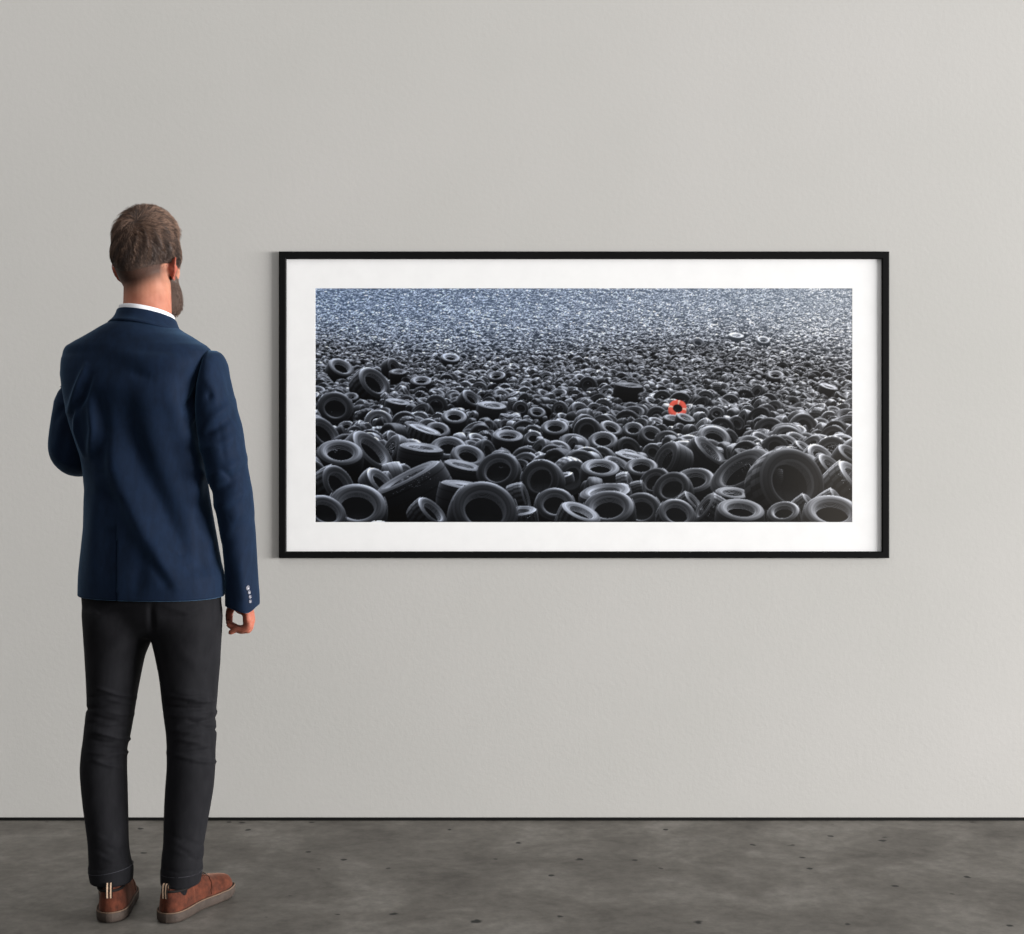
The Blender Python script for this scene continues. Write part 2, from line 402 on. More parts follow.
    for q in T[n_auto:]:                       # nothing anonymous in front of the tyres one can tell apart
        d_ = np.hypot(T[:n_auto, 0]-q[0], (T[:n_auto, 1]-q[1])*1.25)
        keep_[:n_auto] &= ~((d_ < q[2]*.95 + .45*T[:n_auto, 2]) & (T[:n_auto, 10] > q[10] - .35*q[2]))
    T = T[keep_]
    # profile of a tyre: across the section, (radius, half-width position, outward normal, zone)
    pr = []
    hole = .57
    for q in np.linspace(0, hole-.02, 4): pr.append((q, -.30, 0, 1.0, 4))
    for q in np.linspace(0, 1, 9): pr.append((hole + (.93-hole)*q, .82 + .18*math.sin(q*math.pi), -.55+1.15*q, 1.0, 0))
    for q in np.linspace(-.92, .92, 9): pr.append((1.0 - .05*q*q, q, 1.0, .55*q**3, 1))
    for q in np.linspace(0, 1, 4): pr.append((.93 - (.93-hole)*q, -.9, -.1, -1.0, 2))
    for q in np.linspace(-.8, .8, 5): pr.append((hole+.10, q, -1.0, 0, 3))
    pr = np.array(pr)
    HV = np.array([.22, .86, .46]); HV /= np.linalg.norm(HV)
    order = np.argsort(T[:, 10]); rank = np.empty(len(T)); rank[order] = np.arange(len(T))
    zbuf = np.full(Hn*Wn, -1, np.int64); flat = img.reshape(-1, 3)
    bins = [(0, 2.2), (2.2, 3), (3, 4.2), (4.2, 6), (6, 9), (9, 13), (13, 19), (19, 27), (27, 40)]
    for lo, hi in bins:
        sel = np.where((T[:, 2] >= lo) & (T[:, 2] < hi))[0]
        if not len(sel): continue
        nA = int(2*math.pi*hi*SR*1.12); nP = max(14, int(3.0*hi*SR*1.1))
        q = np.linspace(0, len(pr)-1, nP); qi = np.clip(q.astype(int), 0, len(pr)-2); qf = (q-qi)[:, None]
        P = pr[qi]*(1-qf) + pr[qi+1]*qf; zone = pr[np.rint(q).astype(int), 4]
        A = np.linspace(0, 2*np.pi, nA, endpoint=False)
        step = max(1, int(1.2e6/(nA*nP)))
        for s0 in range(0, len(sel), step):
            t = T[sel[s0:s0+step]]
            ax = t[:, 3:6]
            h = np.where(np.abs(ax[:, 2:3]) < .9, np.array([[0, 0, 1.]]), np.array([[1., 0, 0]]))
            e1 = np.cross(h, ax); e1 /= np.linalg.norm(e1, axis=1)[:, None]; e2 = np.cross(ax, e1)
            rad = e1[:, None]*np.cos(A)[None, :, None] + e2[:, None]*np.sin(A)[None, :, None]
            R = t[:, 2][:, None, None]; w = t[:, 6][:, None, None, None]
            pos = rad[:, :, None]*P[None, None, :, 0:1] + ax[:, None, None]*(P[None, None, :, 1:2]*w)
            nor = rad[:, :, None]*P[None, None, :, 2:3] + ax[:, None, None]*P[None, None, :, 3:4]
            nor = nor/np.linalg.norm(nor, axis=-1, keepdims=True)
            u = t[:, 0][:, None, None] + pos[..., 0]*R
            vv = t[:, 1][:, None, None] - pos[..., 1]*R
            iu = np.floor(u*SR).astype(np.int32); iv = np.floor(vv*SR).astype(np.int32)
            ok = (nor[..., 2] > 0) & (iu >= 0) & (iu < Wn) & (iv >= 0) & (iv < Hn)
            if not ok.any(): continue
            zo = np.broadcast_to(zone[None, None, :], ok.shape)[ok]
            pa = np.broadcast_to(P[None, None, :, 0], ok.shape)[ok]; ps = np.broadcast_to(P[None, None, :, 1], ok.shape)[ok]
            aa = np.broadcast_to(A[None, :, None], ok.shape)[ok]
            lug = np.broadcast_to(t[:, 7][:, None, None], ok.shape)[ok]; tone = np.broadcast_to(t[:, 8][:, None, None], ok.shape)[ok]
            isred = np.broadcast_to(t[:, 9][:, None, None], ok.shape)[ok]
            big = np.broadcast_to(R, ok.shape)[ok]
            n = nor[ok]; up = pos[..., 1][ok]
            sky = .5 + .5*n[:, 1]
            graz = 1 - np.clip(n[:, 2], 0, 1)
            spec = np.clip(n @ HV, 0, 1)
            ao = .22 + .78*smooth(-.75, .85, up)
            sh = .0075 + .010*sky*sky + .036*spec**6 + .42*spec**28 + .95*graz**3*sky**4
            tread = zo == 1
            teeth = (np.sin(aa*20) + .9*np.sign(ps)*np.cos(aa*20)) > 0
            sh = np.where(tread & (lug > 0), sh*np.where(teeth, 1.25, .45), sh)
            sh = np.where(tread & (np.abs(np.sin(ps*5.5)) < .22) & (big > 9), sh*.6, sh)
            bead = (zo == 0) & (pa < hole + .055); edge = (zo == 0) & (np.abs(pa-.90) < .03)
            sh = np.where(bead, sh*1.7 + .03*sky**2, sh); sh = np.where(edge, sh*1.45 + .01*sky, sh)
            sh = np.where((zo == 0) & (np.abs(pa-.74) < .02) & (big > 12), sh*.7, sh)
            sh = sh*ao*tone
            sh = np.where(zo == 2, sh*.5, sh)
            sh = np.where(zo == 3, .25*sh + .002, sh)
            sh = np.where(zo == 4, .0035 + .010*smooth(.1, -.6, up), sh)
            col = sh[:, None]*np.array([.88, .98, 1.20])
            if isred.any():
                m_ = (isred > 0) & (zo != 4) & (zo != 3)
                stripe = ((aa + .3) % (np.pi/2)) < .26
                rc = np.where(stripe[:, None], np.array([.66, .44, .38]), np.array([.62, .10, .075]))*(.45 + .75*sky)[:, None]
                col = np.where(m_[:, None], rc, col)
            key = ((np.broadcast_to(rank[sel[s0:s0+step]][:, None, None], ok.shape)[ok])*4096 + ((pos[..., 2][ok] + 2)*800)).astype(np.int64)
            idx = (iv[ok].astype(np.int64))*Wn + iu[ok]
            o = np.argsort(idx*(1 << 28) + key)
            idx, key, col = idx[o], key[o], col[o]
            last = np.append(idx[1:] != idx[:-1], True); idx, key, col = idx[last], key[last], col[last]
            win = key > zbuf[idx]; idx = idx[win]
            zbuf[idx] = key[win]; flat[idx] = col[win]
    img = img[:Hn//2*2, :Wn//2*2]
    img = (img[0::2, 0::2] + img[1::2, 0::2] + img[0::2, 1::2] + img[1::2, 1::2])/4
    Hh, Wh = img.shape[:2]
    # the distance haze and low sun of the scene in the print
    yy, xx = np.mgrid[0:Hh, 0:Wh]; V = yy/SS; U = xx/SS/PW
    low = 56 + 14*np.sin(U*6.0 + .2) + 34*U
    hz = 1 - smooth(8, low, V)
    hzc = np.stack([.078 + .075*U, .130 + .065*U, .232 + .035*U], -1)
    far = (.62*hz)[..., None]
    img = img*(1 + 3.2*hz[..., None]*np.stack([.88 + .12*U, 1 + 0*U, 1.14 - .14*U], -1))*(1-far) + hzc*far
    g2 = np.exp(-((U-.86)/.22)**2 - (V/34)**2)[..., None]; img = img + g2*np.array([.012, .022, .036])
    sun = np.exp(-((U-1.03)/.15)**2)[..., None]*(.12+.70*smooth(40, 230, V))[..., None]
    img = img*(1 + .6*sun) + sun*np.array([.034, .031, .028])
    img *= 1 + smooth(.30, 1, U)[..., None]*np.array([.16, .08, -.03])
    img += (.006*smooth(.2, .9, U))[..., None]
    return np.clip(img, .002, .95)
IMG = tyre_print()
hn, wn_ = IMG.shape[:2]
xs = np.linspace(px0-.002, px1+.002, wn_) - pc[0]; zs = np.linspace(pz1+.002, pz0-.002, hn) - pc[2]
vv = np.zeros((hn, wn_, 3)); vv[..., 0] = xs[None, :]; vv[..., 1] = -.0044; vv[..., 2] = zs[:, None]
me = bpy.data.meshes.new('print')
nf = (hn-1)*(wn_-1)
fa = grid_faces(hn, wn_, False)[:, ::-1]
me.vertices.add(hn*wn_); me.vertices.foreach_set('co', vv.ravel())
me.loops.add(nf*4); me.loops.foreach_set('vertex_index', fa.ravel().astype(np.int32))
me.polygons.add(nf); me.polygons.foreach_set('loop_start', (np.arange(nf)*4).astype(np.int32))
me.update(calc_edges=True); me.validate()
ca = me.color_attributes.new('ink', 'FLOAT_COLOR', 'POINT')
ca.data.foreach_set('color', np.concatenate([IMG, np.ones((hn, wn_, 1))], -1).astype(np.float32).ravel())
M_PRINT, nt, b = material('printed_photograph', (1, 1, 1, 1), .6, .06)
at = nt.nodes.new('ShaderNodeAttribute'); at.attribute_name = 'ink'; nt.links.new(at.outputs['Color'], b.inputs['Base Color'])
o = link('print', me, M_PRINT, pic, False)

# ------------------------------------------------------------------ the person
BODY_TURN = -math.radians(15)     # torso turned a little to the right
HEAD_TURN = -math.radians(19)
root_loc = W(152, 905)
root_loc[2] = 0.0
person = thing('person', 'bearded man in navy blazer and dark trousers, back turned, looking at the framed print', 'person', tuple(root_loc))
RL = np.array(person.location)
def part(name, g, mat, parent=person, **k):
    g.v = [v - RL for v in g.v]
    return build(name, g, mat, parent, **k)
def part_fused(name, g, voxel, it, mat, parent=person):
    g.v = [v - RL for v in g.v]
    return fuse(name, g, voxel, it, mat, parent)

ANG = None
def ring(py, xl, xr, b, cy, n=2.4, rot=0.0, N=96, grow=0.0):
    """one horizontal cross-section; outline fitted between xl and xr (photo columns)"""
    t = np.linspace(0, 2*np.pi, N, endpoint=False)
    c, s = np.cos(t), np.sin(t)
    X = np.sign(c)*np.abs(c)**(2/n); Y = np.sign(s)*np.abs(s)**(2/n)
    d_ = (PERSON_D+cy)/PERSON_D; a = (xr-xl)/2*P2M*d_
    X, Y = X*a, Y*b
    if rot:
        cr, sr = math.cos(rot), math.sin(rot); X, Y = X*cr - Y*sr, X*sr + Y*cr
        X *= a/np.abs(X).max()
    X *= (a+grow)/a; Y *= (b+grow)/b
    c0 = W((xl+xr)/2, py, cy)
    return np.stack([c0[0]+X, c0[1]+Y, np.full(N, c0[2])], -1)

def rings_of(tab, pys, rot=0.0, N=96, grow=0.0):
    tab = np.asarray(tab, float)
    cols = [pchip(tab[:, 0], tab[:, i], pys) for i in range(1, tab.shape[1])]
    return np.array([ring(p, *[c[i] for c in cols], rot=rot, N=N, grow=grow) for i, p in enumerate(pys)])

def fold(v, nrm, strokes, back_only=True):
    """cloth folds: each stroke = (points in photo px, half-width px, height mm)"""
    px, py = seen(v); d = np.zeros(len(v))
    for pts, w, amp in strokes:
        best = np.full(len(v), 1e9); pts = np.asarray(pts, float)
        tt = np.zeros(len(v)); n = len(pts)-1
        for i in range(n):
            a, c = pts[i], pts[i+1]; ab = c-a
            t = np.clip(((px-a[0])*ab[0] + (py-a[1])*ab[1])/(ab@ab), 0, 1)
            e = np.hypot(px-a[0]-t*ab[0], py-a[1]-t*ab[1])
            u = e < best; best = np.where(u, e, best); tt = np.where(u, (i+t)/n, tt)
        d += amp*.001*np.exp(-(best/w)**2)*(.25 + .75*np.sin(np.pi*np.clip(tt, .02, .98))**.6)
    k = smooth(.25, -.25, nrm[:, 1]) if back_only else 1.0
    return v + nrm*(d*k)[:, None]

def grid_normals(r):
    du = np.roll(r, -1, 1) - np.roll(r, 1, 1); dv = np.gradient(r, axis=0)
    n = np.cross(du, dv); n /= np.linalg.norm(n, axis=-1, keepdims=True) + 1e-12
    c = r.mean(1, keepdims=True); s = np.sign((n*(r-c)).sum(-1).mean()); return n*s

def mesh_arrays(o):
    n = len(o.data.vertices); v = np.empty(n*3); m = np.empty(n*3)
    o.data.vertices.foreach_get('co', v); o.data.vertices.foreach_get('normal', m)
    return v.reshape(-1, 3), m.reshape(-1, 3)

# ---- tables read off the photograph: row, left column, right column, half depth, centre depth, roundness
TORSO = [(316,121,171,.074,.002,2.1),(322,111,173,.086,-.002,2.1),(327,101,177,.094,-.006,2.1),(332,91.5,184,.099,-.009,2.1),(337,81.5,193,.103,-.011,2.1),
    (342,71.5,201,.107,-.012,2.15),(347,63.5,209,.111,-.013,2.2),(353,61.0,213.5,.115,-.014,2.2),(360,60.5,213,.119,-.015,2.5),(370,61,211,.125,-.016,2.7),(385,63,207,.130,-.016,2.8),
    (400,66,204.5,.130,-.013,2.8),(420,70,203,.129,-.010,2.7),(440,76,203,.126,-.005,2.5),(460,81.5,205,.122,.001,2.3),(480,84,207.5,.120,.005,2.3),(500,84.3,210.5,.119,.006,2.3),
    (523,84,214.5,.121,.002,2.3),(546,81.5,218.8,.124,-.002,2.3),(562,79.5,221.8,.127,-.004,2.3),(577,78,225,.130,-.006,2.3),(595,77.5,225,.132,-.006,2.3)]
R_SLEEVE = [(350.8,208,216,.020,-.046,2.0),(353,206.5,220,.032,-.048,2.0),(357,205,223,.044,-.050,2.0),(364,203.5,225.8,.056,-.053,2.1),(375,201,228.5,.064,-.056,2.2),(388,198.5,231.5,.068,-.058,2.2),(409,197,236,.068,-.058,2.2),
    (428,198,241.5,.067,-.057,2.2),(445,200.5,244,.066,-.055,2.2),(462,205,246,.065,-.052,2.2),(480,209,249.3,.063,-.046,2.2),(497,214,252,.061,-.040,2.2),(515,217.8,253.6,.059,-.032,2.2),
    (534,221,254.8,.056,-.022,2.2),(560,224.8,256.3,.052,-.008,2.3),(580,225.9,257.6,.050,.002,2.3),(600,225.9,259,.049,.010,2.4),(606,226,259,.049,.012,2.4)]
PELVIS = [(560,86,216,.100,.004,2.3),(585,80.5,221.5,.114,-.001,2.3),(600,80.5,222,.118,-.003,2.3),(612,83.5,221.7,.116,-.003,2.3),(624,87,219,.102,-.002,2.2),(635,98,207,.070,.0,2.1)]
L_LEG = [(606,83,153,.110,.000,2.2),(622,84.5,153,.112,.0,2.2),(638,85.3,151.5,.106,.004,2.2),(655,86.3,144.5,.099,.006,2.1),(677,87.6,139.5,.093,.008,2.1),(702,88.4,135,.086,.008,2.1),(718,86.5,132.5,.082,.006,2.1),(738,84.3,129,.077,.004,2.1),
    (752,82.3,126,.075,.000,2.1),(768,81.2,126,.075,-.004,2.1),(786,82.2,126.5,.073,-.006,2.1),(804,84,127,.070,-.012,2.1),(824,86.5,127.5,.065,-.014,2.1),(843,88.7,128,.062,-.016,2.1),(856,89.3,129.5,.061,-.018,2.1),(868,89.7,132,.060,-.019,2.1),(881,91.8,131.5,.060,-.019,2.1)]
R_LEG = [(606,151,222,.110,-.012,2.2),(622,151.5,221.6,.112,-.012,2.2),(638,152.5,220.8,.106,-.006,2.2),(655,156,220,.099,-.002,2.1),(677,160.3,218.2,.093,.0,2.1),(702,163,216.2,.086,.0,2.1),(718,165,215.2,.082,-.002,2.1),(735,167,216,.077,-.006,2.1),
    (750,167.6,215,.075,-.010,2.1),(763,167.6,214.8,.075,-.014,2.1),(784,166.2,213.5,.073,-.016,2.1),(804,165,210.5,.070,-.016,2.1),(824,164.3,207,.066,-.014,2.1),(843,163.8,204,.063,-.020,2.1),(858,162,203,.062,-.022,2.1),(870,161.8,201.5,.061,-.022,2.1),(883,162,199,.061,-.022,2.1)]

# ---- head (own frame: x to his right, y forward, z up, centre at eye level)
HC = W(146.5, 262.5, .030)
HR = rotz(HEAD_TURN) @ rotx(-math.radians(3))
def head_surface(u, lift=0.0):
    x, y, z = u[:, 0]*.0755, u[:, 1]*.097, u[:, 2]*.116
    x0 = x.copy(); y0 = y.copy()
    jaw = smooth(-.012, -.118, z)
    x = x*(1 - .10*smooth(.015, -.035, z)*smooth(.03, -.01, y))
    x = x*(1 - .14*jaw); x = x*(1 + .055*smooth(-.02, .05, z)*smooth(.05, -.05, y0))
    y = np.where(y < 0, y*(1 - .50*smooth(-.02, -.105, z)), y)
    y = np.where(y > 0, y*(1 + .16*jaw), y)
    fr = smooth(.02, .06, y0)
    def G(cx, cz, sx, sz): return np.exp(-((x0-cx)/sx)**2 - ((z-cz)/sz)**2)*fr
    y = y - .006*fr*smooth(.03, -.03, np.abs(x0)-.04)*0
    y = y + .024*G(0, -.038, .012, .014) + .010*G(0, -.018, .009, .022) + .005*G(.012, -.042, .007, .008) + .005*G(-.012, -.042, .007, .008)
    y = y + .005*G(.026, .020, .022, .008) + .005*G(-.026, .020, .022, .008)
    y = y - .012*G(.031, .001, .016, .011) - .012*G(-.031, .001, .016, .011)
    y = y + .005*G(0, -.064, .020, .006) + .005*G(0, -.074, .018, .006) - .003*G(0, -.069, .024, .003) + .009*G(0, -.104, .022, .016)
    x = x + np.sign(x0)*.004*np.exp(-((np.abs(x0)-.055)/.02)**2 - ((z+.028)/.018)**2)*fr
    p = np.stack([x, y, z], -1)
    return p
def to_room(p): return p @ HR.T + HC

g = Geo()
nu, nv = 120, 160
e = np.linspace(-np.pi/2, np.pi/2, nu)[1:-1]; a = np.linspace(0, 2*np.pi, nv, endpoint=False)
U = np.stack([np.cos(e)[:, None]*np.cos(a), np.cos(e)[:, None]*np.sin(a), np.sin(e)[:, None]+0*a], -1)
g.grid(to_room(head_surface(U.reshape(-1, 3))).reshape(nu-2, nv, 3), True, True, True)
# ears
def ear(side):
    rr = np.linspace(0, 1, 15); aa = np.linspace(0, 2*np.pi, 40, endpoint=False)
    def sheet(back):
        R_, A_ = np.meshgrid(rr, aa, indexing='ij')
        ez = .032*R_*np.sin(A_)*(1 - .0*R_); ey = .0185*R_*np.cos(A_)*(1 + .28*np.sin(A_))
        hgt = .0075*np.exp(-((R_-.88)/.13)**2)*(1 - .85*np.exp(-((A_-4.2)/.5)**2)) + .003*np.exp(-((R_-.55)/.12)**2) - .004*np.exp(-(R_/.35)**2)
        if back: hgt = hgt - .0055*np.sqrt(np.clip(1-R_**3, 0, 1)) - .0005
        return np.stack([hgt, ey, ez], -1)
    f_, b_ = sheet(False), sheet(True)
    P = np.concatenate([f_[::1], b_[::-1]], 0)
    P = P*np.array([side, 1, 1])
    Rm = rotz(side*math.radians(30)) @ rotx(math.radians(10))     # flares backwards / outwards
    return P @ Rm.T + np.array([side*.0775, .000, -.018])
for side in (-1, 1):
    P = ear(side); g.grid(to_room(P.reshape(-1, 3)).reshape(P.shape), True, False, False)
    tube(g, [to_room(np.array([side*.070, 0, -.018])), to_room(np.array([side*.079, -.004, -.018]))], [.018, .012], 16, 3)
# neck, trunk, arms, legs and feet
tube(g, [W(147, 262, .020), W(147.5, 288, .012), W(147.5, 305, .006), W(147, 325, .0), W(147, 352, -.005)], [.055, .0585, .0595, .061, .066], 32, 6, True, (1.0, 1.06))
for s, tip in ((-1, (96, 374, .04)), (1, (192, 378, -.02))):
    tube(g, [W(140 if s < 0 else 155, 318, 0), W((147+tip[0])/2, 348, tip[2]/2), W(*tip)], [.040, .034, .028], 16, 4)
pys = np.linspace(358, 596, 70); tr = rings_of(TORSO, pys, BODY_TURN, 64, -.036); g.grid(tr, True, True, True)
for tab, p1 in ((L_LEG, 876), (R_LEG, 878)):
    pys = np.linspace(608, p1, 60); g.grid(rings_of(tab, pys, 0, 40, -.009), True, True, True)
pys = np.linspace(565, 630, 20); g.grid(rings_of(PELVIS, pys, BODY_TURN, 64, -.010), True, True, True)
tube(g, [W(213, 384, -.055), W(217, 420, -.058), W(226, 465, -.052), W(236, 520, -.03), W(241.5, 570, -.004), W(243, 604, .012)], [.036, .040, .040, .038, .032, .027], 20, 6)
tube(g, [W(88, 384, .05), W(76, 412, .055), W(71, 450, .06), W(86, 452, .13), W(106, 440, .21), W(122, 432, .255)], [.034, .040, .040, .038, .033, .028], 20, 6)

# right hand: palm edge on to us, fingers bent in towards the thumb
def HND(px, py, dy): return W(px, py, .012 + dy)
palm = [HND(245.5, 602, 0), HND(248, 611, 0), HND(249, 619.5, 0), HND(248.5, 625, .0)]
tube(g, palm, [.0205, .0225, .0245, .0215], 24, 5, True, (1.45, .62), (1, .02, .25))
FING = [  # depth of knuckle, knuckle, middle joint, end joint, tip
    (-.030, (249, 626), (243.0, 629.5), (236.5, 629.5), (230.5, 632.5), (.0088, .0084, .0078, .0066)),
    (-.010, (250, 627.5), (241.5, 630.5), (234.5, 628.0), (229.0, 625.0), (.0095, .009, .0084, .0070)),
    (.011, (250, 627), (241.0, 629.5), (233.5, 626.0), (228.5, 622.5), (.0098, .0092, .0086, .0072)),
    (.031, (248.5, 625.5), (240.5, 628.5), (233.5, 626.0), (229.0, 624.0), (.0096, .009, .0082, .0070))]
for dy, *j, r_ in FING:
    tube(g, [HND(j[0][0]-2, j[0][1]-7, dy*.8)] + [HND(p[0], p[1], dy*(1 - .12*i)) for i, p in enumerate(j)], (r_[0]*.95,) + r_, 14, 5)
tube(g, [HND(240, 603.5, .022), HND(233, 606, .036), HND(229.6, 612, .042), HND(229.2, 619, .040), HND(229.6, 624.5, .034)], [.013, .0118, .0100, .0094, .0078], 14, 5)
# left hand in front of the chest (arm folded forwards)
LW = W(122, 432, .255)
tube(g, [LW, LW + [.03, .02, .02], LW + [.07, .03, .035]], [.021, .024, .022], 20, 4, True, (.62, 1.4), (0, .2, 1))
for i in range(4):
    b0 = LW + np.array([.07, .03, .035]) + np.array([0, .3, 1.0])*(.028 - .019*i)
    tube(g, [b0 - [.015, .004, .006], b0 + [.012, 0, .002], b0 + [.034-.004*abs(i-1), -.01, .0], b0 + [.045-.004*abs(i-1), -.03, -.004], b0 + [.040-.004*abs(i-1), -.046, -.006]], [.0092, .0095, .009, .0082, .0068], 12, 4)
tube(g, [LW + [.012, 0, .03], LW + [.03, -.012, .05], LW + [.055, -.022, .062], LW + [.075, -.028, .068]], [.012, .0115, .010, .0075], 12, 4)
body = part_fused('body', g, .0028, 4, M_SKIN)
bv, bn = mesh_arrays(body)
hl = (bv + RL - HC) @ HR                       # head frame
xl_, yl_, zl_ = hl.T
# cropped hair: nape and temples fade, beard on the jaw
nape = -.082 + .026*np.clip(np.abs(xl_)/.062, 0, 1.2)**2
crop = smooth(-.016, .034, zl_ - nape)*smooth(.060, .030, yl_)
side = np.abs(xl_) > .045
front_line = smooth(.050, .020, yl_ - .25*zl_)
crop *= front_line
earmask = smooth(.010, .0, np.hypot(yl_ + .010, (zl_+.018)*.62) - .022)*smooth(.058, .072, np.abs(xl_))*smooth(-.052, -.046, zl_)
crop *= (1 - earmask)
jawm = smooth(-.030, -.052, zl_ - .25*np.clip(.05-yl_, 0, .06))*smooth(.000, .018, yl_)*(zl_ > -.16)
crop = np.maximum(crop*.93, jawm*.9)
crop[np.linalg.norm(hl, axis=1) > .17] = 0
px, py = seen(bv + RL)
flush = earmask*.75*smooth(.068, .074, np.abs(xl_)) + .55*smooth(600, 612, py)*smooth(.5, .9, (px > 222) & (px < 262)) + .25*smooth(286, 300, py)*smooth(330, 318, py)
for nm, arr in (('cropped', crop), ('flush', np.clip(flush, 0, 1))):
    A_ = body.data.attributes.new(nm, 'FLOAT', 'POINT'); A_.data.foreach_set('value', arr.astype(np.float32))

# eyes (they face the picture)
for s in (-1, 1):
    g = Geo(); ellipsoid(g, to_room(np.array([[s*.031, .0700, .001]]))[0], (.0115, .0115, .0115), None, 12, 16)
    eye = part('eye', g, M_EYE)
    g = Geo(); ellipsoid(g, to_room(np.array([[s*.031, .0800, .001]]))[0], (.0052, .0022, .0052), HR, 8, 12)
    part('iris', g, M_DARK, eye)

# ---- hair: a combed cap plus fine strands flowing out from the crown whorl
WH = np.array([.10, -.64, .72]); WH /= np.linalg.norm(WH)
def hair_thick(u):
    z = u[:, 2]*.116; y = u[:, 1]*.097; x = u[:, 0]*.0755
    top = smooth(.035, .110, z)
    t = .0024 + .0040*smooth(-.040, .040, z) + .0255*top*np.exp(-((x+.004)/.050)**2)*(.62 + .38*smooth(-.09, .03, y))
    t += .006*np.exp(-((x-.050)/.018)**2)*smooth(.060, .085, z)*smooth(-.05, .02, y)
    nape = -.056 + .030*np.abs(x/.075)**2
    fade = smooth(0.0, .044, z - nape)*smooth(.066, .040, y - .30*z)
    return t*(.25 + .75*fade), fade
def flow(u):
    t = u - WH*(u @ WH)[:, None]; t /= np.linalg.norm(t, axis=1)[:, None] + 1e-6
    sw = np.cross(WH, t)
    near = np.exp(-((1 - u @ WH)/.35))[:, None]
    f = t + sw*(.9*near + .12) + np.array([0, 0, -.9])*smooth(.55, .1, u[:, 2])[:, None] + np.array([.35, .55, 0])*smooth(.7, .95, u[:, 2])[:, None]
    f -= u*(f*u).sum(1)[:, None]; return f/(np.linalg.norm(f, axis=1)[:, None] + 1e-9)
g = Geo()
nu, nv = 150, 200
e = np.linspace(-.75, np.pi/2, nu)[:-1]; a = np.linspace(0, 2*np.pi, nv, endpoint=False)
U = np.stack([np.cos(e)[:, None]*np.cos(a), np.cos(e)[:, None]*np.sin(a), np.sin(e)[:, None]+0*a], -1).reshape(-1, 3)
def bands(u):
    q = np.cross(u, WH); q = np.arctan2((u @ np.cross(WH, [0, 0, 1.])), (u @ np.cross(WH, np.cross(WH, [0, 0, 1.]))))
    rr = np.arccos(np.clip(u @ WH, -1, 1))
    ph = q + .8*np.exp(-rr/.5)
    return (np.sin(ph*11 + 2.3*np.sin(rr*3)) + .6*np.sin(ph*23 + 1.1 + 2*rr) + .4*np.sin(ph*41 + 4*rr))*smooth(.0, .5, rr), rr
th, fd = hair_thick(U); bd, rr = bands(U)
p = head_surface(U); nrm = U/np.array([.0755, .097, .116]); nrm /= np.linalg.norm(nrm, axis=1)[:, None]
th2 = -.004 + (th + .004)*smooth(0, .55, fd) + .0022*bd*fd*smooth(.0, .06, U[:, 2]*.116) - .0075*np.exp(-(rr/.16)**2)
P = to_room(p + nrm*(th2 - .0012)[:, None]).reshape(nu-1, nv, 3)
g.grid(P, True, False, True)
shade_v = [np.full(g.n, .20)]
# strands
def strands(g, U, base, nrm, fl, length, lift, r, curl, tone):
    """three-sided tapering hairs"""
    n = len(U); k = 5
    t = np.linspace(0, 1, k)
    for_d = fl[:, None, :]*t[None, :, None]*length[:, None, None]
    up = nrm[:, None, :]*(lift[:, None, None]*np.sin(t*np.pi*.75)[None, :, None])*length[:, None, None]
    droop = -nrm[:, None, :]*(t**2)[None, :, None]*(length**2)[:, None, None]*4.2
    sidev = np.cross(fl, nrm)[:, None, :]*(curl[:, None, None]*np.sin(t*3)[None, :, None])*length[:, None, None]
    C = base[:, None] + for_d + up + droop + sidev
    rad = (r*np.array([1, 1, .9, .65, .12]))[None, :, None]
    s = np.cross(fl, nrm)
    V = np.stack([C + s[:, None]*rad, C - s[:, None]*rad, C + nrm[:, None]*rad*1.2], 2)      # n,k,3,3
    off = (np.arange(n)*k*3)[:, None, None, None]
    i = np.arange(k-1)[None, :, None]; j = np.arange(3)[None, None, :]; j2 = (j+1) % 3
    F = np.stack([i*3+j, i*3+j2, (i+1)*3+j2, (i+1)*3+j], -1)
    F = (F + off).reshape(-1, 4)
    g.add(to_room(V.reshape(-1, 3)), F)
    return np.repeat(tone, k*3)
N = 9500
U = rng.normal(size=(N*3, 3)); U /= np.linalg.norm(U, axis=1)[:, None]
th, fd = hair_thick(U); keep = rng.random(len(U)) < fd; keep &= fd > .04; U = U[keep][:N]; th, fd = hair_thick(U)
bd, rr = bands(U)
nrm = U/np.array([.0755, .097, .116]); nrm /= np.linalg.norm(nrm, axis=1)[:, None]
base = head_surface(U) + nrm*(th*.92 - .0012 - .0060*np.exp(-(rr/.16)**2))[:, None]
fl = flow(U); fl = fl + rng.normal(0, .16, fl.shape); fl -= nrm*(fl*nrm).sum(1)[:, None]; fl /= np.linalg.norm(fl, axis=1)[:, None]
z = U[:, 2]*.116
length = (.0028 + .010*smooth(-.03, .03, z) + .020*smooth(.045, .09, z))*rng.uniform(.7, 1.2, len(U))*(.4+.6*fd)
tone = np.clip(.36 + .20*bd + rng.normal(0, .14, len(U)) + .24*smooth(.02, .09, z) - .22*smooth(.04, -.02, z)*smooth(.05, .0, np.abs(U[:, 0]*.0755-.0)), .05, 1)  # tone carries painted highlights: lighter top, banded sunlit whorl
shade_v.append(strands(g, U, base, nrm, fl, length, rng.uniform(.10, .32, len(U)), .00042, rng.normal(0, .15, len(U)), tone))
hair = part('hair', g, M_HAIR, fix=False)
A_ = hair.data.attributes.new('strand', 'FLOAT', 'POINT'); A_.data.foreach_set('value', np.concatenate([shade_v[0], shade_v[1]]) if g.n == sum(map(len, shade_v)) else np.resize(np.concatenate(shade_v), g.n).astype(np.float32))

